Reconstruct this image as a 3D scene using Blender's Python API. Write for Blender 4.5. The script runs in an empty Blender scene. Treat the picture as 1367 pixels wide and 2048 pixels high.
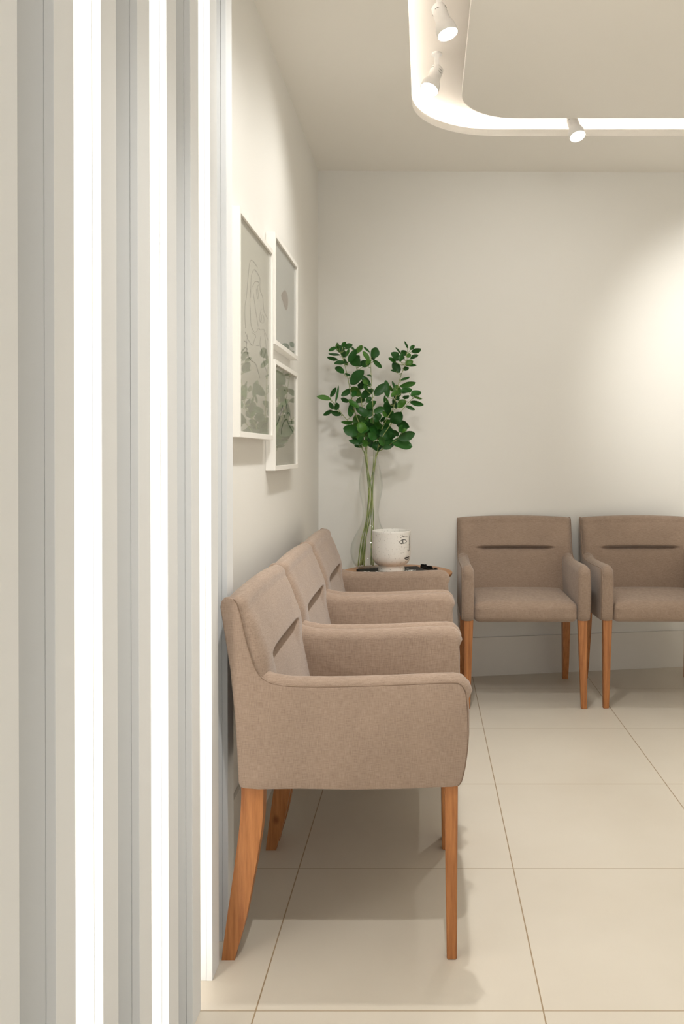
import bpy, bmesh, math, random
from mathutils import Vector, Matrix
random.seed(7)
PI = math.pi
SC = bpy.context.scene
COL = SC.collection

# ------------------------------------------------------------------ camera
F, CX, CY, CAMH = 1676.0, 850.0, 907.0, 1.16          # focal length / principal point in pixels of 1367x2048
cd = bpy.data.cameras.new('camera'); cam = bpy.data.objects.new('camera', cd); COL.objects.link(cam)
cd.sensor_fit = 'VERTICAL'; cd.sensor_height = 36.0; cd.lens = F / 2048 * 36.0
cd.shift_x = -(CX - 683.5) / 2048; cd.shift_y = -(1024 - CY) / 2048
cd.clip_start = 0.02
cam.location = (0, 0, CAMH); cam.rotation_euler = (PI / 2, 0, 0)
SC.camera = cam

# ------------------------------------------------------------------ world and exposure
SC.view_settings.view_transform = 'Standard'; SC.view_settings.look = 'None'
SC.view_settings.gamma = 1; SC.view_settings.use_curve_mapping = False
SC.view_settings.exposure = 0.18
W = bpy.data.worlds.new('world'); SC.world = W; W.use_nodes = True
WB = W.node_tree.nodes['Background']; WB.inputs[0].default_value = (1.0, 0.993, 0.985, 1); WB.inputs[1].default_value = 0.84

# ------------------------------------------------------------------ lamps (spots of the ceiling channel, plus added fill spots)
def aim(o, target):
    o.rotation_euler = (Vector(target) - o.location).to_track_quat('-Z', 'Y').to_euler()
def spot(loc, target, energy, angle=60, blend=0.7, size=0.025, col=(1, 0.985, 0.95)):
    l = bpy.data.lights.new('spot_lamp', 'SPOT'); l.energy = energy; l.spot_size = math.radians(angle)
    l.spot_blend = blend; l.shadow_soft_size = size; l.color = col
    o = bpy.data.objects.new('spot_lamp', l); COL.objects.link(o); o.location = loc; aim(o, target); return o
HEADS = [((0.044, 2.75), (0.62, 2.52, 0.9)),      # three heads in view: channel position, aim
         ((0.044, 3.19), (-0.26, 2.90, 1.75)),
         ((0.640, 3.66), (1.10, 2.90, 0.6))]
spot((0.044, 2.34, 2.56), (0.44, 2.45, 0), 48, 105, 1.0)     # first three: ceiling heads outside the frame
spot((0.044, 0.93, 2.56), (-0.12, 2.1, 0.42), 56, 60, 1.0)
spot((1.75, 2.60, 2.56), (1.62, 4.40, 1.62), 118, 50, 1.0)
spot((2.25, 1.90, 2.56), (2.5, 2.4, 0), 240, 75, 1.0)  # added unseen spot, bounces off the right floor to lift the ceiling
spot((2.25, 0.40, 2.56), (2.4, 0.8, 0), 90, 75, 1.0)  # second added spot for floor bounce, no fitting assumed
spot((0.60, 2.20, 2.56), (0.45, 4.40, 1.50), 56, 66, 1.0, .16)  # added unseen fill, washes the back wall
spot((0.044, 1.60, 2.56), (-0.54, 3.1, 1.05), 54, 70, 1.0, .10)  # added unseen fill, brightens the lower left wall and corner
spot((1.30, -0.50, 2.56), (1.3, -0.2, 0), 380, 80, 1.0)  # added spot behind the camera, only for bounced room light
LED_COVE, LED_SLAT = 14.0, 8.0

# ------------------------------------------------------------------ materials
def nm(name):
    m = bpy.data.materials.new(name); m.use_nodes = True
    nt = m.node_tree; b = nt.nodes['Principled BSDF']; return m, nt, b
def lin(r, g, b):
    f = lambda c: (c / 255 / 12.92) if c / 255 <= 0.04045 else ((c / 255 + 0.055) / 1.055) ** 2.4
    return (f(r), f(g), f(b), 1)
def plain(name, col, rough=0.5, metal=0, spec=0.5, bump=0, bscale=60):
    m, nt, b = nm(name)
    b.inputs['Base Color'].default_value = col; b.inputs['Roughness'].default_value = rough
    b.inputs['Metallic'].default_value = metal; b.inputs['Specular IOR Level'].default_value = spec
    if bump:
        tc = nt.nodes.new('ShaderNodeTexCoord'); n = nt.nodes.new('ShaderNodeTexNoise'); n.inputs['Scale'].default_value = bscale
        n.inputs['Detail'].default_value = 4
        bp = nt.nodes.new('ShaderNodeBump'); bp.inputs['Strength'].default_value = bump; bp.inputs['Distance'].default_value = 0.002
        nt.links.new(tc.outputs['Object'], n.inputs['Vector']); nt.links.new(n.outputs['Fac'], bp.inputs['Height'])
        nt.links.new(bp.outputs['Normal'], b.inputs['Normal'])
    return m
def emit(name, col, s):
    m, nt, b = nm(name); b.inputs['Base Color'].default_value = (1, 1, 1, 1)
    b.inputs['Emission Color'].default_value = col; b.inputs['Emission Strength'].default_value = s; return m
M = {}
M['wall'] = plain('wall_paint', lin(232, 230, 224), 0.75, bump=0.05, bscale=90)
M['ceiling'] = plain('ceiling_paint', lin(241, 238, 231), 0.8)
M['cove'] = plain('cove_paint', lin(240, 234, 226), 0.8)
M['base'] = plain('baseboard_paint', lin(226, 222, 214), 0.4)
M['slat'] = plain('slat_lacquer', lin(233, 235, 236), 0.7, bump=0.03, bscale=30)
M['white_frame'] = plain('frame_lacquer', lin(240, 237, 230), 0.4)
M['paper'] = plain('art_paper', lin(214, 211, 198), 0.9)
M['paper_grey'] = plain('art_paper_cool', lin(212, 213, 208), 0.9)
M['ink'] = plain('grey_ink', lin(128, 120, 106), 0.9)
M['ink_dark'] = plain('dark_ink', lin(40, 44, 40), 0.9)
M['taupe_ink'] = plain('taupe_ink', lin(160, 144, 130), 0.9)
M['seam'] = plain('seam_thread', lin(128, 106, 88), 0.9)
M['black'] = plain('black_cover', lin(20, 19, 18), 0.6, spec=0.2)
M['black_paint'] = plain('black_glaze', lin(22, 20, 18), 0.4)
M['white_print'] = plain('white_print', lin(225, 222, 214), 0.6)
M['page'] = plain('page_paper', lin(222, 216, 200), 0.8)
M['lamp_white'] = plain('lamp_white', lin(238, 236, 232), 0.35)
M['slot'] = plain('dark_slot', lin(70, 60, 48), 0.6)
M['led_cove'] = emit('cove_led', (1.0, 0.945, 0.89, 1), LED_COVE)
M['led_slat'] = emit('slat_led', (1.0, 0.93, 0.84, 1), LED_SLAT)
M['lens'] = emit('lamp_lens', (1.0, 0.97, 0.92, 1), 14.0)

def fabric():
    m, nt, b = nm('linen_upholstery'); N, L = nt.nodes, nt.links
    tc = N.new('ShaderNodeTexCoord')
    def thread(sc):
        mp = N.new('ShaderNodeMapping'); mp.inputs['Scale'].default_value = sc
        n = N.new('ShaderNodeTexNoise'); n.inputs['Scale'].default_value = 1; n.inputs['Detail'].default_value = 2
        L.new(tc.outputs['Object'], mp.inputs['Vector']); L.new(mp.outputs['Vector'], n.inputs['Vector']); return n
    a = thread((60, 60, 900)); c = thread((800, 800, 55))
    ad = N.new('ShaderNodeMath'); ad.operation = 'ADD'; L.new(a.outputs['Fac'], ad.inputs[0]); L.new(c.outputs['Fac'], ad.inputs[1])
    big = N.new('ShaderNodeTexNoise'); big.inputs['Scale'].default_value = 9; big.inputs['Detail'].default_value = 3
    L.new(tc.outputs['Object'], big.inputs['Vector'])
    mr = N.new('ShaderNodeMapRange'); mr.inputs['From Min'].default_value = 0.70; mr.inputs['From Max'].default_value = 1.30
    L.new(ad.outputs[0], mr.inputs['Value'])
    r = N.new('ShaderNodeValToRGB'); r.color_ramp.elements[0].color = lin(150, 128, 111); r.color_ramp.elements[1].color = lin(180, 158, 140)
    L.new(mr.outputs[0], r.inputs[0])
    mx = N.new('ShaderNodeMix'); mx.data_type = 'RGBA'; mx.blend_type = 'MULTIPLY'; mx.inputs[0].default_value = 0.25
    L.new(r.outputs[0], mx.inputs[6]); L.new(big.outputs['Color'], mx.inputs[7])
    hs = N.new('ShaderNodeHueSaturation'); hs.inputs['Saturation'].default_value = 0.0; L.new(big.outputs['Color'], hs.inputs['Color']); L.new(hs.outputs[0], mx.inputs[7])
    L.new(mx.outputs[2], b.inputs['Base Color'])
    b.inputs['Roughness'].default_value = 0.95; b.inputs['Specular IOR Level'].default_value = 0.15
    b.inputs['Sheen Weight'].default_value = 0.25; b.inputs['Sheen Roughness'].default_value = 0.5
    b1 = N.new('ShaderNodeBump'); b1.inputs['Strength'].default_value = 0.35; b1.inputs['Distance'].default_value = 0.001
    L.new(ad.outputs[0], b1.inputs['Height'])
    b2 = N.new('ShaderNodeBump'); b2.inputs['Strength'].default_value = 0.15; b2.inputs['Distance'].default_value = 0.01
    L.new(big.outputs['Fac'], b2.inputs['Height']); L.new(b1.outputs[0], b2.inputs['Normal']); L.new(b2.outputs[0], b.inputs['Normal'])
    return m
M['fabric'] = fabric()
def wood(name, c0, c1, rough=0.42, sc=(60, 60, 4)):
    m, nt, b = nm(name); N, L = nt.nodes, nt.links
    tc = N.new('ShaderNodeTexCoord'); mp = N.new('ShaderNodeMapping'); mp.inputs['Scale'].default_value = sc
    n = N.new('ShaderNodeTexNoise'); n.inputs['Scale'].default_value = 1.6; n.inputs['Detail'].default_value = 6; n.inputs['Roughness'].default_value = 0.65
    L.new(tc.outputs['Object'], mp.inputs[0]); L.new(mp.outputs[0], n.inputs['Vector'])
    r = N.new('ShaderNodeValToRGB'); e = r.color_ramp.elements; e[0].position = 0.3; e[1].position = 0.72; e[0].color = c0; e[1].color = c1
    L.new(n.outputs['Fac'], r.inputs[0])
    # a few knots
    v = N.new('ShaderNodeTexVoronoi'); v.inputs['Scale'].default_value = 7.0
    mp2 = N.new('ShaderNodeMapping'); mp2.inputs['Scale'].default_value = (1, 1, 0.7); L.new(tc.outputs['Object'], mp2.inputs[0]); L.new(mp2.outputs[0], v.inputs['Vector'])
    kr = N.new('ShaderNodeValToRGB'); kr.color_ramp.elements[0].position = 0.03; kr.color_ramp.elements[1].position = 0.09
    kr.color_ramp.elements[0].color = (0.5, 0.42, 0.35, 1); kr.color_ramp.elements[1].color = (1, 1, 1, 1)
    L.new(v.outputs['Distance'], kr.inputs[0])
    mx = N.new('ShaderNodeMix'); mx.data_type = 'RGBA'; mx.blend_type = 'MULTIPLY'; mx.inputs[0].default_value = 1
    L.new(r.outputs[0], mx.inputs[6]); L.new(kr.outputs[0], mx.inputs[7]); L.new(mx.outputs[2], b.inputs['Base Color'])
    b.inputs['Roughness'].default_value = rough
    bp = N.new('ShaderNodeBump'); bp.inputs['Strength'].default_value = 0.15; bp.inputs['Distance'].default_value = 0.001
    L.new(n.outputs['Fac'], bp.inputs['Height']); L.new(bp.outputs[0], b.inputs['Normal'])
    return m
M['wood'] = wood('leg_wood', lin(146, 88, 44), lin(196, 132, 76))
M['table_wood'] = wood('table_wood', lin(166, 112, 66), lin(200, 148, 98), 0.4, (8, 50, 50))

TX0, TY0, TS = 0.2455, 1.744, 0.5985
def floor_mat():
    m, nt, b = nm('porcelain_tile'); N, L = nt.nodes, nt.links
    g = N.new('ShaderNodeTexCoord'); s = N.new('ShaderNodeSeparateXYZ'); L.new(g.outputs['Object'], s.inputs[0])
    def line(out, off, w):
        a = N.new('ShaderNodeMath'); a.operation = 'SUBTRACT'; L.new(s.outputs[out], a.inputs[0]); a.inputs[1].default_value = off - TS / 2
        d = N.new('ShaderNodeMath'); d.operation = 'DIVIDE'; L.new(a.outputs[0], d.inputs[0]); d.inputs[1].default_value = TS
        f = N.new('ShaderNodeMath'); f.operation = 'FRACT'; L.new(d.outputs[0], f.inputs[0])
        c = N.new('ShaderNodeMath'); c.operation = 'SUBTRACT'; L.new(f.outputs[0], c.inputs[0]); c.inputs[1].default_value = 0.5
        ab = N.new('ShaderNodeMath'); ab.operation = 'ABSOLUTE'; L.new(c.outputs[0], ab.inputs[0])
        lt = N.new('ShaderNodeMath'); lt.operation = 'LESS_THAN'; L.new(ab.outputs[0], lt.inputs[0]); lt.inputs[1].default_value = w / 2 / TS
        return lt
    lx = line('X', TX0, 0.0030); ly = line('Y', TY0, 0.0024)
    mxx = N.new('ShaderNodeMath'); mxx.operation = 'MAXIMUM'; L.new(lx.outputs[0], mxx.inputs[0]); L.new(ly.outputs[0], mxx.inputs[1])
    n = N.new('ShaderNodeTexNoise'); n.inputs['Scale'].default_value = 2.2; n.inputs['Detail'].default_value = 5; L.new(g.outputs['Object'], n.inputs['Vector'])
    r = N.new('ShaderNodeValToRGB'); r.color_ramp.elements[0].position = .3; r.color_ramp.elements[1].position = .7
    r.color_ramp.elements[0].color = lin(210, 201, 186); r.color_ramp.elements[1].color = lin(217, 209, 195); L.new(n.outputs['Fac'], r.inputs[0])
    mx = N.new('ShaderNodeMix'); mx.data_type = 'RGBA'; L.new(mxx.outputs[0], mx.inputs[0]); L.new(r.outputs[0], mx.inputs[6]); mx.inputs[7].default_value = lin(160, 138, 108)
    L.new(mx.outputs[2], b.inputs['Base Color'])
    b.inputs['Roughness'].default_value = 0.42; b.inputs['Specular IOR Level'].default_value = 0.4
    bp = N.new('ShaderNodeBump'); bp.invert = True; bp.inputs['Strength'].default_value = 0.5; bp.inputs['Distance'].default_value = 0.002
    L.new(mxx.outputs[0], bp.inputs['Height']); L.new(bp.outputs[0], b.inputs['Normal'])
    return m
M['floor'] = floor_mat()
def speckle():
    m, nt, b = nm('speckled_ceramic'); N, L = nt.nodes, nt.links
    tc = N.new('ShaderNodeTexCoord'); v = N.new('ShaderNodeTexVoronoi'); v.inputs['Scale'].default_value = 300; L.new(tc.outputs['Object'], v.inputs['Vector'])
    n = N.new('ShaderNodeTexNoise'); n.inputs['Scale'].default_value = 110; L.new(tc.outputs['Object'], n.inputs['Vector'])
    mr = N.new('ShaderNodeMapRange'); mr.inputs['From Min'].default_value = 0.5; mr.inputs['From Max'].default_value = 0.75; mr.inputs['To Max'].default_value = 0.52
    L.new(n.outputs['Fac'], mr.inputs['Value'])
    lt = N.new('ShaderNodeMath'); lt.operation = 'LESS_THAN'; L.new(v.outputs['Distance'], lt.inputs[0]); L.new(mr.outputs[0], lt.inputs[1])
    mx = N.new('ShaderNodeMix'); mx.data_type = 'RGBA'; L.new(lt.outputs[0], mx.inputs[0]); mx.inputs[6].default_value = lin(236, 233, 226); mx.inputs[7].default_value = lin(112, 102, 90)
    L.new(mx.outputs[2], b.inputs['Base Color']); b.inputs['Roughness'].default_value = 0.55; return m
M['speckle'] = speckle()
def glass(name, tint, ior=1.5, gain=1.0):
    m, nt, b = nm(name); N, L = nt.nodes, nt.links; N.remove(b); out = N['Material Output']
    t = N.new('ShaderNodeBsdfTransparent'); gl = N.new('ShaderNodeBsdfGlossy'); gl.inputs['Roughness'].default_value = 0.0
    fr = N.new('ShaderNodeFresnel'); fr.inputs['IOR'].default_value = ior
    ge = N.new('ShaderNodeNewGeometry'); mi = N.new('ShaderNodeMapRange'); mi.inputs['To Min'].default_value = ior; mi.inputs['To Max'].default_value = 1 / ior
    L.new(ge.outputs['Backfacing'], mi.inputs['Value']); L.new(mi.outputs[0], fr.inputs['IOR'])
    mu = N.new('ShaderNodeMath'); mu.operation = 'MULTIPLY'; mu.use_clamp = True; mu.inputs[1].default_value = gain; L.new(fr.outputs[0], mu.inputs[0])
    lw = N.new('ShaderNodeLayerWeight'); lw.inputs['Blend'].default_value = 0.25
    cm = N.new('ShaderNodeMix'); cm.data_type = 'RGBA'; L.new(lw.outputs['Facing'], cm.inputs[0]); cm.inputs[6].default_value = (0.99, 0.99, 0.985, 1); cm.inputs[7].default_value = tint
    L.new(cm.outputs[2], t.inputs['Color'])
    mx = N.new('ShaderNodeMixShader'); L.new(mu.outputs[0], mx.inputs[0]); L.new(t.outputs[0], mx.inputs[1]); L.new(gl.outputs[0], mx.inputs[2]); L.new(mx.outputs[0], out.inputs[0]); return m
M['vase_glass'] = glass('vase_glass', (0.93, 0.95, 0.93, 1), 1.45, 0.8)
M['pane'] = glass('picture_glass', (0.98, 0.985, 0.98, 1), 1.5, 1.0)
def leafmat():
    m, nt, b = nm('leaf_green'); N, L = nt.nodes, nt.links
    g = N.new('ShaderNodeNewGeometry'); r = N.new('ShaderNodeValToRGB'); e = r.color_ramp.elements
    e[0].color = lin(26, 70, 24); e[1].color = lin(72, 118, 38); x = r.color_ramp.elements.new(0.5); x.color = lin(40, 94, 30)
    L.new(g.outputs['Random Per Island'], r.inputs[0])
    mx = N.new('ShaderNodeMix'); mx.data_type = 'RGBA'; L.new(g.outputs['Backfacing'], mx.inputs[0]); L.new(r.outputs[0], mx.inputs[6]); mx.inputs[7].default_value = lin(76, 98, 68)
    L.new(mx.outputs[2], b.inputs['Base Color']); b.inputs['Roughness'].default_value = 0.42; b.inputs['Specular IOR Level'].default_value = 0.35
    return m
M['leaf'] = leafmat()
M['stem'] = plain('stem_green', lin(122, 134, 62), 0.55, bump=0.2, bscale=300)
def stemlow():
    m, nt, b = nm('stem_streaked'); N, L = nt.nodes, nt.links
    tc = N.new('ShaderNodeTexCoord'); mp = N.new('ShaderNodeMapping'); mp.inputs['Scale'].default_value = (300, 300, 25); n = N.new('ShaderNodeTexNoise'); n.inputs['Scale'].default_value = 1
    L.new(tc.outputs['Object'], mp.inputs[0]); L.new(mp.outputs[0], n.inputs['Vector']); r = N.new('ShaderNodeValToRGB')
    r.color_ramp.elements[0].position = .4; r.color_ramp.elements[1].position = .6
    r.color_ramp.elements[0].color = lin(92, 118, 44); r.color_ramp.elements[1].color = lin(168, 178, 112); L.new(n.outputs['Fac'], r.inputs[0]); L.new(r.outputs[0], b.inputs['Base Color'])
    b.inputs['Roughness'].default_value = .5; return m
M['stem'] = stemlow()

# ------------------------------------------------------------------ helpers
def link(name, bm, mat, parent=None, smooth=False, angle=None):
    bmesh.ops.recalc_face_normals(bm, faces=bm.faces)
    me = bpy.data.meshes.new(name); bm.to_mesh(me); bm.free(); me.materials.append(mat)
    if smooth:
        for p in me.polygons: p.use_smooth = True
        if angle: me.set_sharp_from_angle(angle=math.radians(angle))
    o = bpy.data.objects.new(name, me); COL.objects.link(o)
    if parent: o.parent = parent
    return o
def tag(o, label, cat, group=None):
    o['label'] = label; o['category'] = cat
    if group: o['group'] = group
    return o
def thing(name, label, cat, loc, rz=0, group=None):
    o = bpy.data.objects.new(name, None); COL.objects.link(o); o.empty_display_size = 0.05
    o.location = loc; o.rotation_euler = (0, 0, rz); return tag(o, label, cat, group)
def struct(name, bm, mat, **k):
    o = link(name, bm, mat, **k); o['kind'] = 'structure'; return o
def box(bm, x0, x1, y0, y1, z0, z1, bev=0):
    r = bmesh.ops.create_cube(bm, size=1); vs = r['verts']
    for v in vs: v.co = Vector(((x0 + x1) / 2 + v.co.x * (x1 - x0), (y0 + y1) / 2 + v.co.y * (y1 - y0), (z0 + z1) / 2 + v.co.z * (z1 - z0)))
    if bev:
        es = list({e for v in vs for e in v.link_edges})
        bmesh.ops.bevel(bm, geom=es, offset=bev, segments=2, affect='EDGES', profile=0.6)
    return bm
def B(*a, **k): return box(bmesh.new(), *a, **k)
def prism(bm, pts, z0, z1):      # closed polygon in XY, extruded along Z
    lo = [bm.verts.new((x, y, z0)) for x, y in pts]; hi = [bm.verts.new((x, y, z1)) for x, y in pts]
    n = len(pts); bm.faces.new(lo[::-1]); bm.faces.new(hi)
    for i in range(n): bm.faces.new((lo[i], lo[(i + 1) % n], hi[(i + 1) % n], hi[i]))
    return bm
def hexa(bm, b4, t4):
    lo = [bm.verts.new(p) for p in b4]; hi = [bm.verts.new(p) for p in t4]
    bm.faces.new(lo[::-1]); bm.faces.new(hi)
    for i in range(4): bm.faces.new((lo[i], lo[(i + 1) % 4], hi[(i + 1) % 4], hi[i]))
    return bm
def tube(bm, pts, rad, seg=6, cap=True):
    pts = [Vector(p) for p in pts]; n = len(pts); rads = rad if isinstance(rad, (list, tuple)) else [rad] * n
    rings = []; up = Vector((0.13, 0.31, 0.94)).normalized()
    for i, p in enumerate(pts):
        t = (pts[min(i + 1, n - 1)] - pts[max(i - 1, 0)]).normalized()
        a = t.cross(up); a = a if a.length > 0.05 else t.cross(Vector((1, 0, 0))); a.normalize(); b = t.cross(a)
        rings.append([bm.verts.new(p + (a * math.cos(2 * PI * k / seg) + b * math.sin(2 * PI * k / seg)) * rads[i]) for k in range(seg)])
    for i in range(n - 1):
        for k in range(seg): bm.faces.new((rings[i][k], rings[i][(k + 1) % seg], rings[i + 1][(k + 1) % seg], rings[i + 1][k]))
    if cap: bm.faces.new(rings[0][::-1]); bm.faces.new(rings[-1])
    return bm
def smooth_path(pts, n=6):
    P = [Vector(p) for p in pts]; out = []
    for i in range(len(P) - 1):
        a = P[max(i - 1, 0)]; b = P[i]; c = P[i + 1]; d = P[min(i + 2, len(P) - 1)]
        for k in range(n):
            t = k / n; out.append(0.5 * ((2 * b) + (c - a) * t + (2 * a - 5 * b + 4 * c - d) * t * t + (3 * b - a - 3 * c + d) * t ** 3))
    out.append(P[-1]); return out
def lathe(bm, prof, seg=64, close=False):
    rings = []
    for r, z in prof:
        rings.append([bm.verts.new((0, 0, z))] if r < 1e-6 else [bm.verts.new((r * math.cos(2 * PI * k / seg), r * math.sin(2 * PI * k / seg), z)) for k in range(seg)])
    for A, Bq in zip(rings, rings[1:]):
        for k in range(seg):
            j = (k + 1) % seg
            if len(A) == 1 and len(Bq) == 1: continue
            if len(A) == 1: bm.faces.new((A[0], Bq[j], Bq[k]))
            elif len(Bq) == 1: bm.faces.new((A[k], A[j], Bq[0]))
            else: bm.faces.new((A[k], A[j], Bq[j], Bq[k]))
    return bm
def at(px, py, Y): return Vector(((px - CX) / F * Y, Y, CAMH - (py - CY) / F * Y))

# ------------------------------------------------------------------ room shell
H = 2.583; XL = -0.539; XR = 3.3; YN = -1.6
def wall_y(x, z):                       # back wall: its foot runs out of square with the tiles, its top does not
    b = 4.235 + 0.172 * (x - XL); t = 4.22 + 0.013 * (x - XL)
    return b + (t - b) * z / H
def ruled(bm, x0, x1, z0, z1, d0, d1, nx=24, nz=16):
    g = {}
    for s, d in ((0, d0), (1, d1)):
        for i in range(nx + 1):
            for j in range(nz + 1):
                x = x0 + (x1 - x0) * i / nx; z = z0 + (z1 - z0) * j / nz
                g[s, i, j] = bm.verts.new((x, wall_y(x, z) + d, z))
    for s in (0, 1):
        for i in range(nx):
            for j in range(nz): bm.faces.new((g[s, i, j], g[s, i + 1, j], g[s, i + 1, j + 1], g[s, i, j + 1]))
    for i in range(nx):
        for j in (0, nz): bm.faces.new((g[0, i, j], g[0, i + 1, j], g[1, i + 1, j], g[1, i, j]))
    for j in range(nz):
        for i in (0, nx): bm.faces.new((g[0, i, j], g[0, i, j + 1], g[1, i, j + 1], g[1, i, j]))
    return bm
struct('floor', B(XL - .1, XR + .1, YN, 5.2, -0.08, 0), M['floor'])
struct('wall_left', B(XL - .1, XL, YN, 4.32, 0, H + .12), M['wall'])
struct('wall_right', B(XR, XR + .1, YN, 5.2, 0, H + .12), M['wall'])
struct('wall_back', ruled(bmesh.new(), XL, XR, 0, H, 0, 0.1), M['wall'])
struct('baseboard_back', ruled(bmesh.new(), XL, XR, 0, 0.203, -0.011, -0.0005, nz=2), M['base'])
struct('baseboard_left', B(XL, XL + .011, 2.08, 4.22, 0, 0.203), M['base'])

def rrect(x0, x1, y0, y1, r, n=20):
    pts = []
    for cx, cy, a0 in ((x1 - r, y1 - r, 0), (x0 + r, y1 - r, PI / 2), (x0 + r, y0 + r, PI), (x1 - r, y0 + r, 3 * PI / 2)):
        for k in range(n + 1): a = a0 + PI / 2 * k / n; pts.append((cx + r * math.cos(a), cy + r * math.sin(a)))
    return pts
ox0, ox1, oy0, oy1 = -0.055, 2.45, -0.70, 3.755
hole = rrect(ox0, ox1, oy0, oy1, 0.36); isl = rrect(ox0 + .2, ox1 - .2, oy0 + .2, oy1 - .197, 0.24)
def plate_hole(outer, inner, z0, z1):
    bm = bmesh.new(); es = []
    for pts in (outer, inner):
        vs = [bm.verts.new((x, y, z0)) for x, y in pts]
        es += [bm.edges.new((vs[i], vs[(i + 1) % len(vs)])) for i in range(len(vs))]
    bmesh.ops.triangle_fill(bm, use_beauty=True, use_dissolve=False, edges=es)
    r = bmesh.ops.extrude_face_region(bm, geom=bm.faces[:])
    for v in [q for q in r['geom'] if isinstance(q, bmesh.types.BMVert)]: v.co.z = z1
    return bm
outer = [(XL, YN), (XR, YN), (XR, wall_y(XR, H) + .05), (XL, 4.27)]
struct('ceiling', plate_hole(outer, hole, H, H + .03), M['ceiling'])
struct('trim_1', prism(bmesh.new(), isl, H, H + .03), M['ceiling'])             # suspended centre panel of the ceiling
struct('trim_2', prism(bmesh.new(), rrect(ox0 + .29, ox1 - .29, oy0 + .29, oy1 - .29, 0.18), H + .03, H + .10), M['cove'])
struct('trim_3', B(XL, XR, YN, 4.4, H + .10, H + .14), M['cove'])                 # top of the light channel
struct('trim_4', plate_hole(rrect(ox0 - .14, ox1 + .14, oy0 - .14, oy1 + .14, 0.48), rrect(ox0 - .11, ox1 + .11, oy0 - .11, oy1 + .11, 0.46), H + .03, H + .10), M['cove'])
# LED tape lying on the lip, out of sight behind the edge
led = bmesh.new(); lp = rrect(ox0 - .045, ox1 + .045, oy0 - .045, oy1 + .045, 0.40)
tube(led, [(x, y, H + .034) for x, y in lp] + [(lp[0][0], lp[0][1], H + .034)], 0.004, 6, cap=False)
o = link('cove_light_strip', led, M['led_cove']); tag(o, 'warm glowing light strip tucked in the curved ceiling channel above the spotlights', 'light strip')

# ------------------------------------------------------------------ vertical slats
SLX = -0.468
slat_labels = {
 0: 'white vertical slat farthest along the left wall, directly behind the nearest armchair back',
 1: 'brightly lit white slat whose foot shows beside the nearest armchair rear leg',
 2: 'shaded white slat just left of the lit slat beside the nearest armchair',
 3: 'glowing white slat third brightest strip from the left wall corner, middle of the screen right half',
 4: 'shaded off-white slat between the two widest glowing slats',
 5: 'widest fully visible glowing white slat in the left slatted screen',
 6: 'wide grey-beige shaded slat nearest the left edge of the photo',
 7: 'closest slat cut off by the left edge of the photo, only its pale side visible'}
slat_labels[3] = 'glowing white slat, middle one of the three brightly lit slat fronts'
for k in range(8):
    y = {0: 1.992, 1: 1.843, 2: 1.688}.get(k, 1.688 - 0.1555 * (k - 2)); d = 0.06
    t = thing('vertical_slat', slat_labels[k], 'slat', (SLX - .035, y, 0), 0, 'floor to ceiling slats of the left screen')
    t.rotation_euler = (0, -0.0026, 0)
    link('side_board', B(0.022, 0.035, 0, d, 0, H, bev=0.0008), M['slat'], t)
    link('front_board', B(-0.036, 0.0215, 0.0008, d - .001, 0, H, bev=0.0006), M['slat'], t)
    if k in (2, 4, 6):
        link('led_strip', B(-0.024, -0.012, d - .001, d + .004, 0.004, H - .004), M['led_slat'], t)

# ------------------------------------------------------------------ armchair
CWD = 0.585; K = 1.915 / F
def P(px, py): return ((px - 443) * K, CAMH - (py - 907) * K)
side_pts = [P(*q) for q in [(443.5, 1213), (445.5, 1202), (452, 1194), (461, 1193), (470, 1197), (477, 1207), (483, 1225), (490, 1258), (499, 1293), (509, 1325), (518, 1344), (528, 1356), (545, 1365), (580, 1371), (662, 1372),
            (779, 1369), (870, 1365), (908, 1364), (920, 1366), (928, 1374), (933, 1388), (936.5, 1428), (937, 1470), (935, 1500), (930, 1536), (924, 1560), (917, 1569), (905, 1571), (876, 1572), (820, 1575), (701, 1577), (600, 1575), (520, 1576), (492, 1574), (483, 1571), (480, 1562),
            (477, 1500), (472.6, 1428), (463, 1335), (453, 1273), (445.5, 1226)]]
arm_pts = [P(*q) for q in [(486, 1380), (505, 1366), (528, 1358), (545, 1365), (580, 1371), (662, 1372), (720, 1371), (779, 1369), (830, 1367), (870, 1365), (908, 1364), (920, 1366), (928, 1374), (933, 1388), (936.5, 1428), (937, 1470), (935, 1500), (930, 1536), (924, 1560), (917, 1569), (905, 1571), (876, 1572), (820, 1575), (701, 1577), (600, 1575), (520, 1576), (492, 1573), (486, 1560)]]
def dens(pts, step=0.012):
    out = []
    n = len(pts)
    for i in range(n):
        a = Vector(pts[i]); b = Vector(pts[(i + 1) % n]); m = max(1, int((b - a).length / step))
        for k in range(m): out.append(a + (b - a) * k / m)
    return out
def offs(pts, off):                 # offset a clockwise-or-ccw outline outward by off(point)
    n = len(pts); area = sum(pts[i].x * pts[(i + 1) % n].y - pts[(i + 1) % n].x * pts[i].y for i in range(n)); s = 1 if area > 0 else -1
    out = []
    for i in range(n):
        t = (pts[(i + 1) % n] - pts[i - 1]); t.normalize() if t.length > 0 else None
        nn = Vector((t.y, -t.x)) * s; out.append(pts[i] + nn * off(pts[i]))
    return out
def stack(bm, rings):               # rings: list of (y, [Vector2 xz])
    R = [[bm.verts.new((p.x, y, p.y)) for p in ring] for y, ring in rings]; n = len(R[0])
    for a, b in zip(R, R[1:]):
        for i in range(n): bm.faces.new((a[i], a[(i + 1) % n], b[(i + 1) % n], b[i]))
    bm.faces.new(R[0]); bm.faces.new(R[-1][::-1]); return bm
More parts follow.
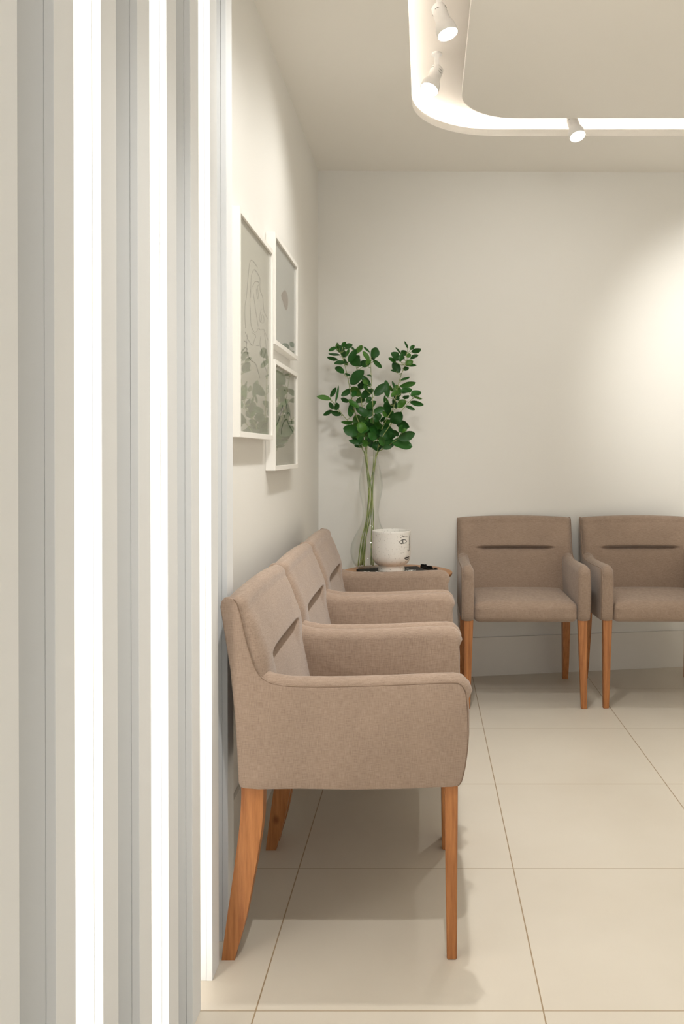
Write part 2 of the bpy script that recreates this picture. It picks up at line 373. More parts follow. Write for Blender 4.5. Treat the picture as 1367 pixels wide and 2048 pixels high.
def armrest(flip):
    bm = bmesh.new()
    yy = lambda y: y if not flip else CWD - y
    s = [Vector(q) for q in dens(side_pts)]; t = 0.010
    stack(bm, [(yy(0), offs(s, lambda p: -0.004)), (yy(0.0012), offs(s, lambda p: -0.0015)), (yy(0.003), s), (yy(t - .002), s), (yy(t), offs(s, lambda p: -0.002))])
    a = [Vector(q) for q in dens(arm_pts)]
    def w(p):
        top = 1.0 if p.y > 0.60 else max(0, (p.y - .40) / .20) * .35
        top = max(top, 0.25 if p.x > 0.53 else 0)
        return top if p.y > 0.40 else 0.1
    rg = [(0.004, -0.004), (0.009, 0.006), (0.018, 0.0135), (0.028, 0.0165), (0.038, 0.0150), (0.048, 0.0085), (0.0545, -0.001), (0.058, -0.012)]
    stack(bm, [(yy(y), offs(a, lambda p, o=o_: o * w(p) if o > 0 else o)) for y, o_ in rg])
    return bm
def seam_bm(flip):
    bm = bmesh.new(); yy = 0.0022 if not flip else CWD - .0022
    i0 = 4; s = [Vector(q) for q in side_pts[i0:27]]
    tube(bm, [(p.x, yy, p.y) for p in smooth_path([Vector((q.x, q.y, 0)) for q in s], 3)], 0.0011, 5); return bm
def lerp(tab, z):
    for (a, va), (b, vb) in zip(tab, tab[1:]):
        if z <= b: return va + (vb - va) * max(0, (z - a)) / (b - a)
    return tab[-1][1]
xf = [(.40, .150), (.45, .140), (.52, .126), (.58, .113), (.65, .097), (.69, .085), (.734, .066), (.78, .054), (.82, .042)]
xb = [(.39, .044), (.565, .036), (.671, .026), (.742, .014), (.80, .004), (.84, .004)]
def backrest():
    bm = bmesh.new(); y0, y1 = 0.006, CWD - .006; NU = 48; rings = []
    zt = 0.8285
    for i in range(NU + 1):
        u = i / NU; y = y0 + (y1 - y0) * u; c = 1 - (2 * u - 1) ** 2
        edge = min(u, 1 - u) * (y1 - y0); e = min(1, edge / 0.045); puff = math.sqrt(max(0, 1 - (1 - e) ** 2))
        top = zt + 0.010 * c + 0.004 * puff
        pl = 1 / (1 + math.exp(-(min(u - .19, .81 - u)) * 70))     # pleat only across the middle
        loop = []
        zs = [0.41 + .25 * k / 20 for k in range(20)] + [0.66 + .04 * k / 20 for k in range(20)] + [0.70 + (zt - .03 - .70) * k / 14 for k in range(15)]
        for z in zs:
            up = max(0, min(1, (.826 - z) / .14)); up = math.sin(PI * .5 * min(1, up * 1.25)) ** .8
            hard = 1 / (1 + math.exp(-(z - .683) / .0022)); soft = 1 / (1 + math.exp(-(z - .655) / .020))
            st = hard * pl + soft * (1 - pl)
            b = 0.023 * puff * up * st + 0.006 * puff * math.sin(PI * min(1, max(0, (z - .44) / .235))) ** 0.8 * (1 - st)
            g = -0.016 * pl * math.exp(-((z - .677) / .0060) ** 2) - 0.004 * pl * math.exp(-((z - .677) / .02) ** 2)
            zz = z + (top - zt) * max(0, (z - .55) / (zt - .55))
            loop.append((lerp(xf, z) + b + g - 0.004 * (1 - puff), zz))
        fx = loop[-1][0]; fz = loop[-1][1]; bx = lerp(xb, .80)
        for k in range(1, 12):
            a = PI * k / 12; cx = (fx + bx) / 2; rx = (fx - bx) / 2
            loop.append((cx + rx * math.cos(a), fz + (top - fz) * math.sin(a) ** .8))
        for z in reversed(zs): 
            zz = z + (top - zt) * max(0, (z - .55) / (zt - .55)); loop.append((lerp(xb, z) + .0015, zz))
        rings.append((y, [Vector(q) for q in loop]))
    return stack(bm, rings)
def rbox(x0, x1, y0, y1, z0, z1, r, crown=0, cuts=22, bulge=0):
    bm = bmesh.new(); bmesh.ops.create_cube(bm, size=2); bmesh.ops.subdivide_edges(bm, edges=bm.edges[:], cuts=cuts, use_grid_fill=True)
    c = Vector(((x0 + x1) / 2, (y0 + y1) / 2, (z0 + z1) / 2)); h = Vector(((x1 - x0) / 2, (y1 - y0) / 2, (z1 - z0) / 2))
    def warp(t, hh):            # concentrate vertices near the edges
        return math.copysign(abs(math.sin(abs(t) * PI / 2)), t) if hh > r * 2 else t
    for v in bm.verts:
        p = Vector((warp(v.co.x, h.x) * h.x, warp(v.co.y, h.y) * h.y, warp(v.co.z, h.z) * h.z))
        q = Vector([max(-(h[i] - r), min(h[i] - r, p[i])) for i in range(3)]); d = p - q
        p2 = q + d.normalized() * r if d.length > 1e-6 else p
        u, w = p2.x / h.x, p2.y / h.y
        if p2.z > 0: p2.z += crown * (1 - u ** 4) * (1 - w ** 4) * (p2.z / h.z)
        if p2.x > 0: p2.x += bulge * (1 - w ** 4) * (1 - (p2.z / h.z) ** 2)
        v.co = p2 + c
    return bm
def front_leg(flip):
    bm = bmesh.new(); y0, y1 = 0.013, 0.055; fy0, fy1 = 0.014, 0.040
    if flip: y0, y1, fy0, fy1 = CWD - y1, CWD - y0, CWD - fy1, CWD - fy0
    xa, xb_ = (890 - 443) * K, (917 - 443) * K; ba, bb = (895 - 443) * K, (915 - 443) * K
    hexa(bm, [(ba, fy0, 0), (bb, fy0, 0), (bb, fy1, 0), (ba, fy1, 0)], [(xa, y0, .41), (xb_, y0, .41), (xb_, y1, .41), (xa, y1, .41)])
    bmesh.ops.bevel(bm, geom=bm.edges[:], offset=0.0022, segments=2, affect='EDGES'); return bm
def rear_leg(flip):
    L = [(483, 1560), (483, 1600), (480.5, 1645), (474, 1700), (463, 1780), (455, 1835), (444, 1918)]
    R = [(527.5, 1560), (527.5, 1600), (525.5, 1645), (518, 1700), (505, 1775), (490, 1850), (470, 1918)]
    bm = bmesh.new(); rings = []
    for (a, b) in zip(smooth_path([(p[0], p[1], 0) for p in L], 5), smooth_path([(p[0], p[1], 0) for p in R], 5)):
        xa, za = P(a.x, a.y); xb_, zb = P(b.x, b.y); f = min(1, max(0, za / .4)); w0, w1 = .013, .013 + .028 + .012 * f
        if flip: w0, w1 = CWD - w1, CWD - w0
        if za < 0.006: za = zb = 0
        rings.append([bm.verts.new(q) for q in ((xa, w0, za), (xb_, w0, zb), (xb_, w1, zb), (xa, w1, za))])
    for p, q in zip(rings, rings[1:]):
        for i in range(4): bm.faces.new((p[i], p[(i + 1) % 4], q[(i + 1) % 4], q[i]))
    bm.faces.new(rings[0]); bm.faces.new(rings[-1][::-1])
    es = [e for e in bm.edges if len(e.link_faces) == 2 and e.calc_face_angle(0) > 1.0]
    bmesh.ops.bevel(bm, geom=es, offset=0.0022, segments=2, affect='EDGES'); return bm
def make_armchair(label, loc, rz, group):
    t = thing('armchair', label, 'armchair', loc, rz, group)
    link('backrest', backrest(), M['fabric'], t, True, 60)
    for f in (0, 1):
        a = link('armrest', armrest(f), M['fabric'], t, True, 50)
        link('seam', seam_bm(f), M['seam'], a, True)
    link('seat', rbox(0.10, 0.555, 0.056, CWD - .056, 0.392, 0.484, 0.030, crown=0.012, bulge=0.008), M['fabric'], t, True)
    for f in (0, 1): link('leg', front_leg(f), M['wood'], t, True, 40)
    for f in (0, 1): link('leg', rear_leg(f), M['wood'], t, True, 40)
    return t
def copy_tree(o, parent=None):
    c = o.copy(); COL.objects.link(c)
    if parent: c.parent = parent
    for ch in o.children: copy_tree(ch, c)
    return c
CX0 = -0.467
ch = make_armchair('beige linen armchair nearest the camera, its whole side panel showing', (CX0, 1.905, 0), 0, 'armchairs along the left wall')
def chair_copy(label, loc, rz, group):
    c = copy_tree(ch); c.location = loc; c.rotation_euler = (0, 0, rz); c['label'] = label; c['group'] = group; return c
chair_copy('middle beige armchair of the row of three along the left wall', (CX0, 2.496, 0), 0, 'armchairs along the left wall')
chair_copy('farthest beige armchair of the left wall row, beside the round table', (CX0, 3.087, 0), 0, 'armchairs along the left wall')
# chairs against the back wall face the camera: local +x -> world -y
chair_copy('beige armchair against the back wall, fully visible, right of the round table', (0.163, 4.343, 0), -PI / 2, 'armchairs against the back wall')
chair_copy('beige armchair against the back wall cut off by the right edge of the photo', (0.795, 4.350, 0), -PI / 2 , 'armchairs against the back wall')

# ------------------------------------------------------------------ round side table
TZ = 0.604
tb = thing('side_table', 'round wooden side table in the corner holding the vase and the face pot', 'table', (-0.135, 3.945, 0))
top = bmesh.new(); R = 0.262
lathe(top, [(0, TZ - .022), (R - .012, TZ - .022), (R - .003, TZ - .014), (R, TZ - .006), (R - .001, TZ - .001), (R - .004, TZ), (0, TZ)], 96)
link('table_top', top, M['table_wood'], tb, True, 35)
for k in range(3):
    a = PI / 6 + k * 2 * PI / 3; ca, sa = math.cos(a), math.sin(a)
    link('leg', tube(bmesh.new(), [(ca * .13, sa * .13, TZ - .024), (ca * .19, sa * .19, 0.006)], [0.018, 0.011], 16), M['table_wood'], tb, True, 40)
link('apron', lathe(bmesh.new(), [(0, TZ - .048), (.15, TZ - .048), (.155, TZ - .022), (0, TZ - .022)], 48), M['table_wood'], tb, True, 40)

# ------------------------------------------------------------------ book, ornament, pot
bk = thing('book', 'black book with white scrollwork lying flat under the face pot', 'book', (-0.153, 3.905, TZ), math.radians(20))
bw, bd, bt = 0.150, 0.085, 0.014
link('pages', B(-bw + .004, bw - .004, -bd + .004, bd - .004, 0.0022, bt - .0022), M['page'], bk)
cov = B(-bw, bw, -bd, bd, bt - .002, bt, bev=.0006); box(cov, -bw, bw, -bd, bd, 0, 0.002, bev=.0006); box(cov, -bw - .0005, -bw + .002, -bd, bd, 0, bt, bev=.0006)
link('cover', cov, M['black'], bk)
pr = bmesh.new(); rr = random.Random(3)
for i in range(46):
    x = -bw + .012 + rr.random() * (2 * bw - .06); y = -bd + .008 + rr.random() * .075
    a = rr.random() * 6.28; s = .006 + rr.random() * .010
    pts = [(x + s * math.cos(a + t * 2.6) * (1 - t * .5), y + s * .8 * math.sin(a + t * 2.6) * (1 - t * .5), bt + .0001) for t in [q / 6 for q in range(7)]]
    tube(pr, pts, [0.0005 + .0013 * math.sin(PI * q / 6) for q in range(7)], 5)
for i in range(9):
    x = -bw + .02 + i * .024
    tube(pr, [(x, -bd - .0002, .004), (x + .008, -bd - .0002, .010), (x + .014, -bd - .0002, .005)], .0008, 5)
link('cover_print', pr, M['white_print'], bk, True)
orn = bmesh.new(); rr = random.Random(11); cl = []
gp = smooth_path([(-.018, .155, 0), (.0, .125, 0), (.012, .085, 0), (.028, .045, 0), (.045, .010, 0), (.052, -.018, 0)], 8)
for i, p in enumerate(gp):
    s = .0055 + rr.random() * .0035
    r = bmesh.ops.create_icosphere(orn, subdivisions=2, radius=s)
    for v in r['verts']: v.co += p + Vector((0, 0, s))
    if i % 2:
        r = bmesh.ops.create_icosphere(orn, subdivisions=2, radius=s * .7)
        for v in r['verts']: v.co += p + Vector((rr.uniform(-.003, .003), rr.uniform(-.003, .003), s * 2.2))
o = link('bead_garland', orn, M['black'], None, True); o.location = (0, 3.905, TZ)
tag(o, 'small black knobbly bead garland on the round table beside the book', 'ornament')

pz = TZ + bt + .001; PX, PY = -0.1565, 3.872
pot = thing('planter_pot', 'white speckled ceramic pot painted with a black line face', 'pot', (PX, PY, pz))
PS = 435.0
prof = [(0, 0), (.0585, 0), (.0615, .002), (.0610, .012), (.0590, .022), (.0592, .0265), (.067, .030), (.078, .039), (.0855, .053), (.0883, .070), (.0890, .090), (.0888, .12), (.0886, .15), (.0884, .176), (.0890, .182), (.0875, .1862), (.0845, .1862), (.0828, .182), (.0825, .15), (.083, .09), (.078, .06), (.06, .042), (0, .038)]
link('body', lathe(bmesh.new(), prof, 96), M['speckle'], pot, True, 50)
def prad(z):
    o = prof[1:14]
    for (r0, z0), (r1, z1) in zip(o, o[1:]):
        if z0 <= z <= z1 and z1 > z0: return r0 + (r1 - r0) * (z - z0) / (z1 - z0)
    return .0885
viewa = math.atan2(-PY, -PX)                 # azimuth from the pot to the camera
def onpot(px, py):                              # face strokes: measured px -> angle round the pot and height
    s = (px - 782.3) / 38.6; s = max(-.995, min(.995, s)); z = (1141 - py) / (F / (PY - .06)) + 0.0
    return s, z
def stroke(bm, pts, w):
    q = []
    for px, py in pts:
        s, z = onpot(px, py); a = viewa + math.asin(s); r = prad(z) + .0002
        q.append((r * math.cos(a), r * math.sin(a), z))
    q = smooth_path(q, 5)
    w *= 1.2; tube(bm, q, [w * (.55 + .45 * math.sin(PI * i / (len(q) - 1))) for i in range(len(q))], 6)
fb = bmesh.new()
C1 = lambda x, y: (680 + x / 5.696, 1040 + y / 5.696)
stroke(fb, [C1(683, 180), C1(705, 166), C1(735, 160), C1(762, 166)], .0011)
stroke(fb, [C1(665, 231), C1(685, 212), C1(712, 201), C1(740, 206), C1(756, 224)], .0013)
stroke(fb, [C1(665, 231), C1(690, 240), C1(715, 242), C1(742, 237), C1(756, 224)], .0012)
stroke(fb, [C1(712, 204), C1(710, 222), C1(714, 240)], .0020)
stroke(fb, [C1(796, 150), C1(787, 175), C1(786, 240), C1(784, 300), C1(782, 328), C1(768, 332)], .0013)
stroke(fb, [C1(764, 328), C1(772, 334), C1(782, 330)], .0018)
stroke(fb, [C1(730, 412), C1(750, 404), C1(762, 408), C1(774, 402), C1(786, 404)], .0016)
stroke(fb, [C1(732, 414), C1(750, 428), C1(768, 432), C1(784, 424)], .0015)
stroke(fb, [C1(735, 413), C1(760, 413), C1(784, 412)], .0016)
# far half of the same face, past the silhouette
def fstroke(bm, pts, w):
    q = []
    for da, z in pts:
        a = viewa + PI / 2 * .80 + da; r = prad(z) + .0002; q.append((r * math.cos(a), r * math.sin(a), z))
    q = smooth_path(q, 5); tube(bm, q, w, 6)
fstroke(fb, [(.55, .148), (.75, .160), (1.0, .158), (1.2, .148)], .0011)
fstroke(fb, [(.55, .137), (.8, .147), (1.1, .137)], .0012); fstroke(fb, [(.55, .137), (.8, .129), (1.1, .137)], .0012)
link('painted_face', fb, M['black_paint'], pot, True)

# ------------------------------------------------------------------ vase and branches
VX, VY = -0.2645, 4.065; vs_ = F / VY
va = thing('glass_vase', 'tall clear glass hourglass vase holding leafy branches', 'vase', (VX, VY, TZ))
vp = [(0.0, .004), (.050, .004), (.066, .006), (.078, .016), (.092, .042), (.098, .072), (.0985, .092), (.094, .118), (.082, .148), (.066, .178), (.052, .205), (.043, .235), (.0395, .262), (.041, .295), (.047, .33), (.054, .365), (.0575, .392), (.0570, .42), (.052, .455), (.044, .49), (.038, .518), (.0358, .540)]
vps = smooth_path([(r, z, 0) for r, z in vp], 3)
outer_p = [(max(p.x, 0), p.y) for p in vps]
bmv = lathe(bmesh.new(), [(0, 0.0), (.064, 0.0)] + outer_p[4:] + [(.0345, .5415)] + [(max(0, r - .0025), z + .0015) for r, z in reversed(outer_p[:-1])], 72)
link('vase_body', bmv, M['vase_glass'], va, True, 60)

S5 = 5.696
def c5(x, y, Y): return at(620 + x / S5, 670 + y / S5, Y)
branch_defs = [
 ('leafy green branch rising tall at the upper left of the vase', 4.03,
   [(625, 1390), (638, 1200), (560, 1010), (510, 880), (470, 730), (430, 500), (390, 330), (350, 200)], 0.020, -.010),
 ('leafy green branch standing second tall from the left in the vase', 4.10,
   [(648, 1390), (648, 1200), (605, 930), (570, 650), (542, 450), (520, 330), (525, 230)], 0.008, .012),
 ('leafy green branch standing upright in the middle of the vase', 4.06,
   [(725, 1390), (718, 1200), (714, 880), (705, 640), (690, 400), (692, 230)], 0.012, -.008),
 ('leafy green branch rising to the tall upper right tip of the vase arrangement', 4.09,
   [(745, 1390), (765, 1200), (870, 960), (950, 820), (985, 640), (1030, 470), (1080, 340), (1100, 200)], 0.022, 0.002),
 ('leafy green branch spreading right at middle height out of the vase', 4.02,
   [(755, 1390), (790, 1220), (900, 1040), (1020, 890), (1110, 780), (1200, 690)], 0.026, -.012),
 ('low leafy green branch drooping to the lower right of the vase rim', 3.98,
   [(770, 1390), (830, 1300), (920, 1240), (1010, 1170), (1040, 1100)], 0.028, -.020),
 ('low leafy green branch reaching to the far left of the vase', 4.05,
   [(605, 1390), (590, 1290), (550, 1100), (430, 980), (330, 860), (240, 740), (215, 725)], -.006, .006)]
leaves = """300 150 217 180 42;330 150 300 100 46;345 205 340 120 80;370 135 400 82 50;400 150 478 115 60;330 225 215 215 28;305 275 200 250 36;390 320 280 330 50;410 240 440 165 32;378 432 293 370 62
440 300 520 175 70;545 350 490 225 110;515 215 585 125 62;555 355 620 295 48;600 360 680 290 66;470 550 600 415 112;455 460 395 440 24;470 150 505 170 30;672 195 612 140 22;665 285 605 195 48;695 240 765 160 88;722 290 808 370 48
695 470 650 455 20;700 270 735 250 42;460 620 360 690 56;470 615 580 670 84;680 580 585 470 62;555 600 650 505 62;590 715 710 625 82;735 680 855 565 88;610 590 545 575 60;640 620 620 560 44;440 745 355 725 46;440 745 550 825 54
455 925 470 778 64;505 875 458 855 24;615 750 530 748 80;640 765 690 712 54;650 835 745 760 64;880 700 862 528 64;935 640 910 580 34;225 730 85 705 52;235 700 290 605 40;290 755 320 590 24;262 840 220 775 46;300 850 298 775 50
245 865 155 910 42;345 905 245 880 52;480 990 360 988 38;1110 150 1075 75 22;1140 165 1185 120 42;1160 185 1255 160 48;1030 215 975 148 20;1000 285 930 205 78;1145 270 1225 230 44;970 310 895 265 42;1025 300 1050 215 46;1095 225 1040 180 56
1010 420 945 320 84;975 410 920 400 24;1090 340 1200 345 32;1095 330 1165 300 60;1035 515 1130 483 30;1030 580 1190 545 54;1110 260 1135 215 42;1010 700 975 575 82;960 600 935 530 24;1040 655 1150 625 72;1155 690 1255 655 68;1185 700 1268 725 24
1060 715 1120 690 38;1000 820 1085 750 78;1145 765 1280 795 52;1095 810 1185 850 38;845 770 850 690 22;890 770 855 715 24;895 890 875 760 78;940 830 935 780 44;975 830 945 730 44;730 880 835 835 72;930 995 1030 885 112;985 985 1120 1045 84
840 1000 915 975 54;1020 1105 1045 1030 48;1040 1110 1100 1080 38;1010 1175 1180 1125 98;945 1225 1145 1270 112;830 1285 965 1205 84;990 1150 965 1085 54;550 1110 388 1065 118;590 1060 515 920 112;600 1035 700 975 90;650 925 525 830 78;640 930 690 830 84
735 1140 650 990 108;790 1090 745 970 96;570 1095 665 1075 76;600 1190 478 1150 86;590 1235 450 1205 54;590 1275 508 1262 34;800 1140 972 1125 124;820 1105 925 1070 76;745 1185 665 1120 78;725 965 805 915 86;800 985 855 935 36;805 1065 888 1020 56
770 1315 745 1215 96;705 1275 655 1180 66;800 1240 845 1175 88;490 1045 570 1005 56;640 1150 585 1060 90;690 1050 740 1130 80;830 1190 880 1110 90;540 1240 600 1165 50;870 930 830 870 40;1010 740 960 690 50;1120 650 1060 610 44;1070 260 1010 250 50;360 190 390 250 60;430 330 380 280 44;500 280 560 240 50;640 330 690 290 48
560 1160 470 1090 90;610 1110 560 1000 100;680 1150 730 1040 100;760 1180 820 1090 100;700 1230 640 1150 90;850 1180 930 1120 90;640 1000 590 920 90;760 1050 700 950 90;860 1250 910 1170 80;650 1260 600 1200 70;790 1260 850 1210 70;880 930 940 870 70;540 1180 610 1120 80;480 700 520 640 50;650 560 600 510 50;930 700 990 640 50;1060 390 1120 370 40"""
L = [tuple(map(float, q.split())) for ln in leaves.split('\n') for q in ln.split(';')]
def seg_d(p, a, b):
    ab = b - a; t = max(0, min(1, (p - a).dot(ab) / max(1e-9, ab.dot(ab)))); return (p - (a + ab * t)).length, a + ab * t
stem2d = [[Vector(q) for q in d[2]] for d in branch_defs]
owner = []
for l in L:
    p = Vector((l[0], l[1])); best = min(range(len(stem2d)), key=lambda i: min(seg_d(p, a, b)[0] for a, b in zip(stem2d[i], stem2d[i][1:]))); owner.append(best)
rl = random.Random(5)
def add_leaf(bm, base, tip, w, tilt, curl, side):
    ax = tip - base; ln = ax.length; ax.normalize()
    view = Vector((0, -1, 0)); wd = ax.cross(view).normalized(); nrm = wd.cross(ax).normalized()   # nrm towards camera-ish
    rot = Matrix.Rotation(tilt, 3, ax); wd = rot @ wd; nrm = rot @ nrm
    w = w / max(.55, abs(math.cos(tilt)))
    NL, NW = 10, 4; g = []
    for i in range(NL + 1):
        t = i / NL; hw = w / 2 * (math.sin(PI * min(1, t ** .85)) ** .62) * (0.82 + .25 * t) if 0 < i < NL else 0.0004
        row = []
        for j in range(NW + 1):
            s = (j / NW) * 2 - 1
            off = curl * ln * (0.25 - (t - .5) ** 2) * 1.0 - abs(s) * hw * 0.0 + (s * s) * hw * .30 + 0.04 * w * math.sin(t * 9 + side)
            row.append(bm.verts.new(base + ax * (ln * t) + wd * (s * hw) + nrm * off))
        g.append(row)
    for i in range(NL):
        for j in range(NW): bm.faces.new((g[i][j], g[i][j + 1], g[i + 1][j + 1], g[i + 1][j]))
for bi, (lab, YB, pts, boff, byo) in enumerate(branch_defs):
    # upper course, from the rim outwards
    n = len(pts); up = []
    for i, (x, y) in enumerate(pts):
        f = i / (n - 1); Y = VY + (YB - VY) * min(1, f * 1.3 + .12) + .012 * math.sin(f * 5 + bi)
        up.append(c5(x, y, Y))
    # lower course inside the glass: crossing at the waist and standing on the bottom
    rim = up[0]; lowx = [-.052, -.060, .000, -.040, -.030, .012, -.046][bi]; lowy = [.01, -.02, .03, .02, -.03, -.01, .03][bi]
    wx = [.004, -.004, .006, .010, -.006, .012, -.010][bi]
    low = [Vector((VX + lowx, VY + lowy, TZ + .012)), Vector((VX + lowx * .75 + wx * .2, VY + lowy * .7, TZ + .13)), Vector((VX + wx * .8 + lowx * .25, VY + lowy * .3, TZ + .25)), Vector((VX + wx - .002, VY + lowy * .2, TZ + .38))]
    r0 = Vector((VX + max(-.029, min(.029, rim.x - VX)), VY + lowy * .4, TZ + .545))
    path = smooth_path(low + [r0] + up[1:], 7)
    t = thing('leafy_branch', lab, 'branch', (VX, VY, TZ), 0, 'leafy branches in the glass vase')
    O = Vector((VX, VY, TZ)); N = len(path)
    bm = bmesh.new(); tube(bm, [p - O for p in path], [0.0030 - .0018 * (i / (N - 1)) for i in range(N)], 8)
    fo = bmesh.new()
    upv = path[28:]
    for li, l in enumerate(L):
        if owner[li] != bi: continue
        p2 = Vector((l[0], l[1]))
        # depth of the nearest stem point
        near = min(upv, key=lambda q: (q - c5(l[0], l[1], q.y)).length)
        dy = (rl.random() - .5) * .09; dt = (rl.random() - .5) * .05
        Yb = min(4.15, near.y + dy); Yt = min(4.15, Yb + dt)
        xb = (620 + l[2] / S5 - CX) / F * Yt
        base = c5(l[0], l[1], Yb); tip = c5(l[2], l[3], Yt)
        # petiole leaves the stem a little below the leaf
        root = min(upv, key=lambda q: (q - base).length + (0.6 * max(0, q.z - base.z + .012)))
        mid = (root + base) / 2 + Vector((0, 0, -.006))
        if (root - base).length > .004: tube(bm, [q - O for q in smooth_path([root, mid, base], 3)], [.0013] * 6 + [.0009], 5)
        d_ = (tip - base) * .09; add_leaf(fo, base - O - d_, tip - O + d_, l[4] / S5 / F * Yb * 1.22, rl.uniform(-.75, .75), rl.uniform(-.3, .25), li)
    link('stem', bm, M['stem'], t, True)
    me = bpy.data.meshes.new('foliage'); fo.to_mesh(me); fo.free(); me.materials.append(M['leaf'])
    for p in me.polygons: p.use_smooth = True
    o = bpy.data.objects.new('foliage', me); COL.objects.link(o); o.parent = t

# ------------------------------------------------------------------ framed pictures on the left wall
FX = -0.506; GX = -0.512
def frame(label, y0, y1, z0, z1, paper, bar=.016):
    t = thing('picture_frame', label, 'picture', (XL, (y0 + y1) / 2, z0), 0, 'white framed pictures on the left wall')
    w = (y1 - y0) / 2; h = z1 - z0; d = FX - XL; bm = bmesh.new()
    for a in ((-w, -w + bar, 0, h), (w - bar, w, 0, h), (-w + bar, w - bar, 0, bar), (-w + bar, w - bar, h - bar, h)):
        box(bm, 0.0005, d, a[0], a[1], a[2], a[3], bev=.0008)
    link('frame', bm, M['white_frame'], t)
    link('artwork', B(0.002, d - .010, -w + bar, w - bar, bar, h - bar), paper, t)
    link('glass_pane', B(d - .0078, d - .0062, -w + bar, w - bar, bar, h - bar), M['pane'], t)
    return t, w, h, d - .0098
def ink(t, w, h, x, strokes, mat, rad, name='drawn_lines'):
    bm = bmesh.new()
    for s in strokes:
        pts = smooth_path([(x, (u * 2 - 1) * w, v * h) for u, v in s], 6); tube(bm, pts, rad, 4)
    link(name, bm, mat, t, True)
y0, y1 = 2.286, 2.794
t, w, h, x = frame('largest white picture frame with a fine line drawing, nearest the slats', y0, y1, 1.205, 1.8365, M['paper'])
def f1(cx, cy):                                # measured spot in the photo -> place on the sheet
    px = 460 + cx / 6.4; py = 400 + cy / 6.4; Y = .515 * F / (CX - px); z = CAMH + (CY - py) / F * Y
    return (Y - y0) / (y1 - y0), (z - 1.205) / (1.8365 - 1.205)
S = [[(200, 1640), (190, 1400), (215, 1200), (240, 900), (262, 780), (300, 785), (350, 860)],
     [(265, 1250), (270, 1000), (300, 900), (330, 905), (365, 960), (385, 1010)],
     [(290, 1110), (320, 1050), (355, 1045), (372, 1075), (350, 1110)],
     [(385, 1010), (385, 1150), (420, 1250), (430, 1400), (460, 1480), (485, 1520)],
     [(340, 1140), (345, 1230), (360, 1265), (362, 1200), (350, 1120)],
     [(265, 1130), (255, 1250), (262, 1450), (270, 1600), (310, 1690), (345, 1680), (365, 1640), (390, 1665), (430, 1655), (450, 1700), (490, 1800)],
     [(400, 1395), (380, 1500), (390, 1560), (430, 1570), (432, 1500), (410, 1470), (400, 1550)],
     [(195, 1690), (240, 1800), (290, 1860), (310, 1800), (330, 1740), (290, 1700)],
     [(180, 1800), (220, 1830), (200, 1800)], [(180, 1880), (225, 1910), (180, 1960)],
     [(395, 1740), (385, 1850), (410, 1950), (380, 2000)], [(340, 1865), (375, 1866)],
     [(300, 1200), (330, 1420), (360, 1610)], [(440, 1700), (460, 1900), (430, 2050), (470, 2200)], [(230, 1700), (210, 1900), (260, 2040), (330, 2100), (380, 2280)]]
ink(t, w, h, x, [[f1(*q) for q in s] for s in S], M['ink'], .0008)
y0b, y1b = 2.829, 3.335
t, w, h, x = frame('upper small white picture frame with one taupe petal shape', y0b, y1b, 1.530, 1.910, M['paper_grey'])
bm = bmesh.new(); pet = [(650, 1225), (672, 1180), (700, 1155), (722, 1185), (738, 1240), (742, 1320), (735, 1380), (722, 1408), (705, 1390), (680, 1310), (660, 1250)]
pv = []
for cx, cy in pet:
    px = 460 + cx / 6.4; py = 400 + cy / 6.4; Y = .5155 * F / (CX - px); pv.append((Y - (y0b + y1b) / 2, CAMH + (CY - py) / F * Y - 1.530))
pv = [(p.x, p.y) for p in smooth_path([(a, b, 0) for a, b in pv + pv[:1]], 4)][:-1]
lo = [bm.verts.new((x - .0008, a, b)) for a, b in pv]; hi = [bm.verts.new((x + .0004, a, b)) for a, b in pv]
bm.faces.new(hi); bm.faces.new(lo[::-1])
for i in range(len(lo)): bm.faces.new((lo[i], lo[(i + 1) % len(lo)], hi[(i + 1) % len(lo)], hi[i]))
link('petal_shape', bm, M['taupe_ink'], t)
t, w, h, x = frame('lower small white picture frame with dark twig lines', y0b, y1b, 1.102, 1.479, M['paper'])
def f3(cx, cy):
    px = 470 + cx / 7.877; py = 640 + cy / 7.877; Y = .5155 * F / (CX - px); z = CAMH + (CY - py) / F * Y
    return (Y - y0b) / (y1b - y0b), (z - 1.102) / (1.479 - 1.102)
S3 = [[(650, 1665), (690, 1560), (730, 1430), (745, 1340)], [(745, 1340), (765, 1450), (775, 1540)], [(735, 1690), (770, 1600), (815, 1565), (840, 1640), (930, 1800)],
      [(820, 1480), (850, 1465), (880, 1560), (890, 1630)], [(790, 1240), (810, 1350), (820, 1480)], [(735, 1690), (728, 1800)], [(775, 1100), (790, 1110)], [(820, 1100), (825, 1130)]]
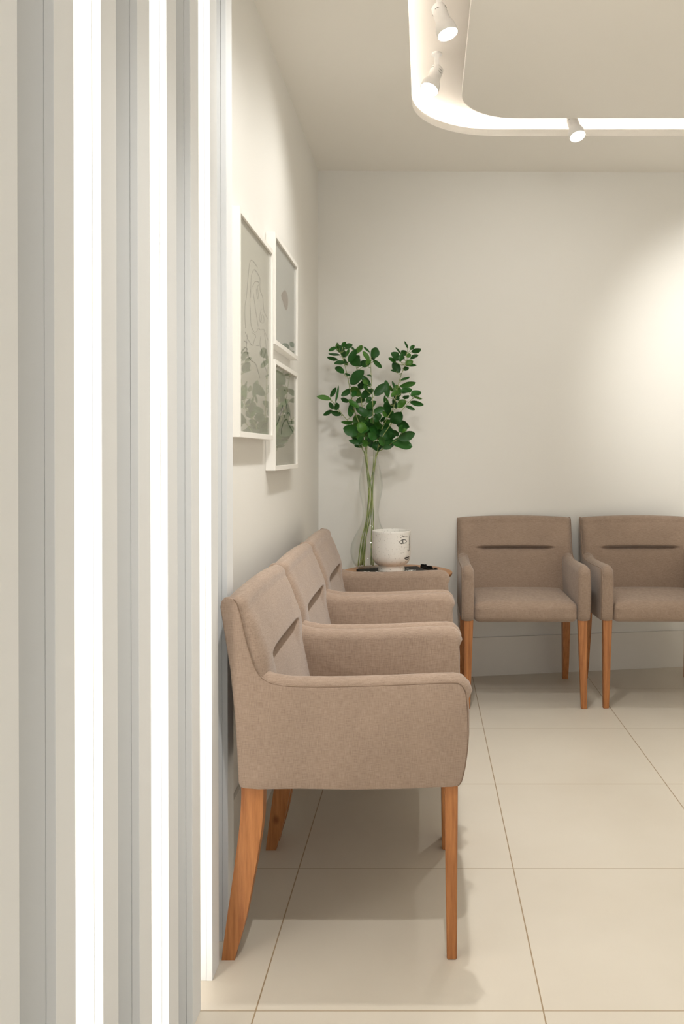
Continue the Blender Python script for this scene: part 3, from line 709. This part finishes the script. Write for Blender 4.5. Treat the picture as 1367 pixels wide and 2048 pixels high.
ink(t, w, h, x, [[f3(*q) for q in s] for s in S3], M['ink_dark'], .0016, 'twig_lines')

# ------------------------------------------------------------------ spotlights in the ceiling channel
spl = ['upper white spotlight in the ceiling channel, lens turned right', 'lower white spotlight in the ceiling channel, lens turned left', 'white spotlight in the far straight run of the ceiling channel']
power = [8, 19, 32]
def head_parts(t, D):                          # D: unit vector of aim in local coordinates; origin at channel top
    Zt = 0.0; J = Vector((0, 0, -0.064))
    link('mount', lathe(bmesh.new(), [(0, 0), (.020, 0), (.020, -.006), (0, -.006)], 32), M['lamp_white'], t, True, 40)
    link('arm', B(-.009, .009, -.006, .006, -0.070, -.004, bev=.002), M['lamp_white'], t)
    q = D.to_track_quat('Z', 'Y').to_matrix()
    bm = bmesh.new()
    pr = [(0, -.016), (.015, -.014), (.0225, -.007), (.0245, .002), (.0245, .040), (.026, .048), (.0315, .060), (.0345, .070), (.0355, .086), (.0355, .094), (.0335, .095), (.0320, .091), (.0, .089)]
    lathe(bm, pr, 48)
    for v in bm.verts: v.co = q @ v.co + J
    h = link('lamp_head', bm, M['lamp_white'], t, True, 45)
    bm = bmesh.new(); lathe(bm, [(0, .0915), (.0325, .0915), (.0325, .0935), (0, .0938)], 40)
    for v in bm.verts: v.co = q @ v.co + J
    link('lens', bm, M['lens'], h, True, 60)
    bm = bmesh.new()
    for a, zz in ((0, .008), (0, .018), (PI / 2, .006), (-PI / 2, .012), (PI, .010)):
        pts = [(0.0247 * math.cos(a + s), 0.0247 * math.sin(a + s), zz) for s in (-.3, -.1, .1, .3)]
        tube(bm, pts, .0009, 5)
    for v in bm.verts: v.co = q @ v.co + J
    link('vent_slot', bm, M['slot'], h)
    return J
for i, ((x, y), tg) in enumerate(HEADS):
    t = thing('spotlight', spl[i], 'spotlight', (x, y, H + .10), 0, 'white spotlights of the ceiling channel')
    D = (Vector(tg) - Vector((x, y, H + .06))).normalized()
    J = head_parts(t, D)
    spot(Vector((x, y, H + .10)) + J + D * .104, tg, power[i], 130 if i == 1 else 85, 1.0, .03)
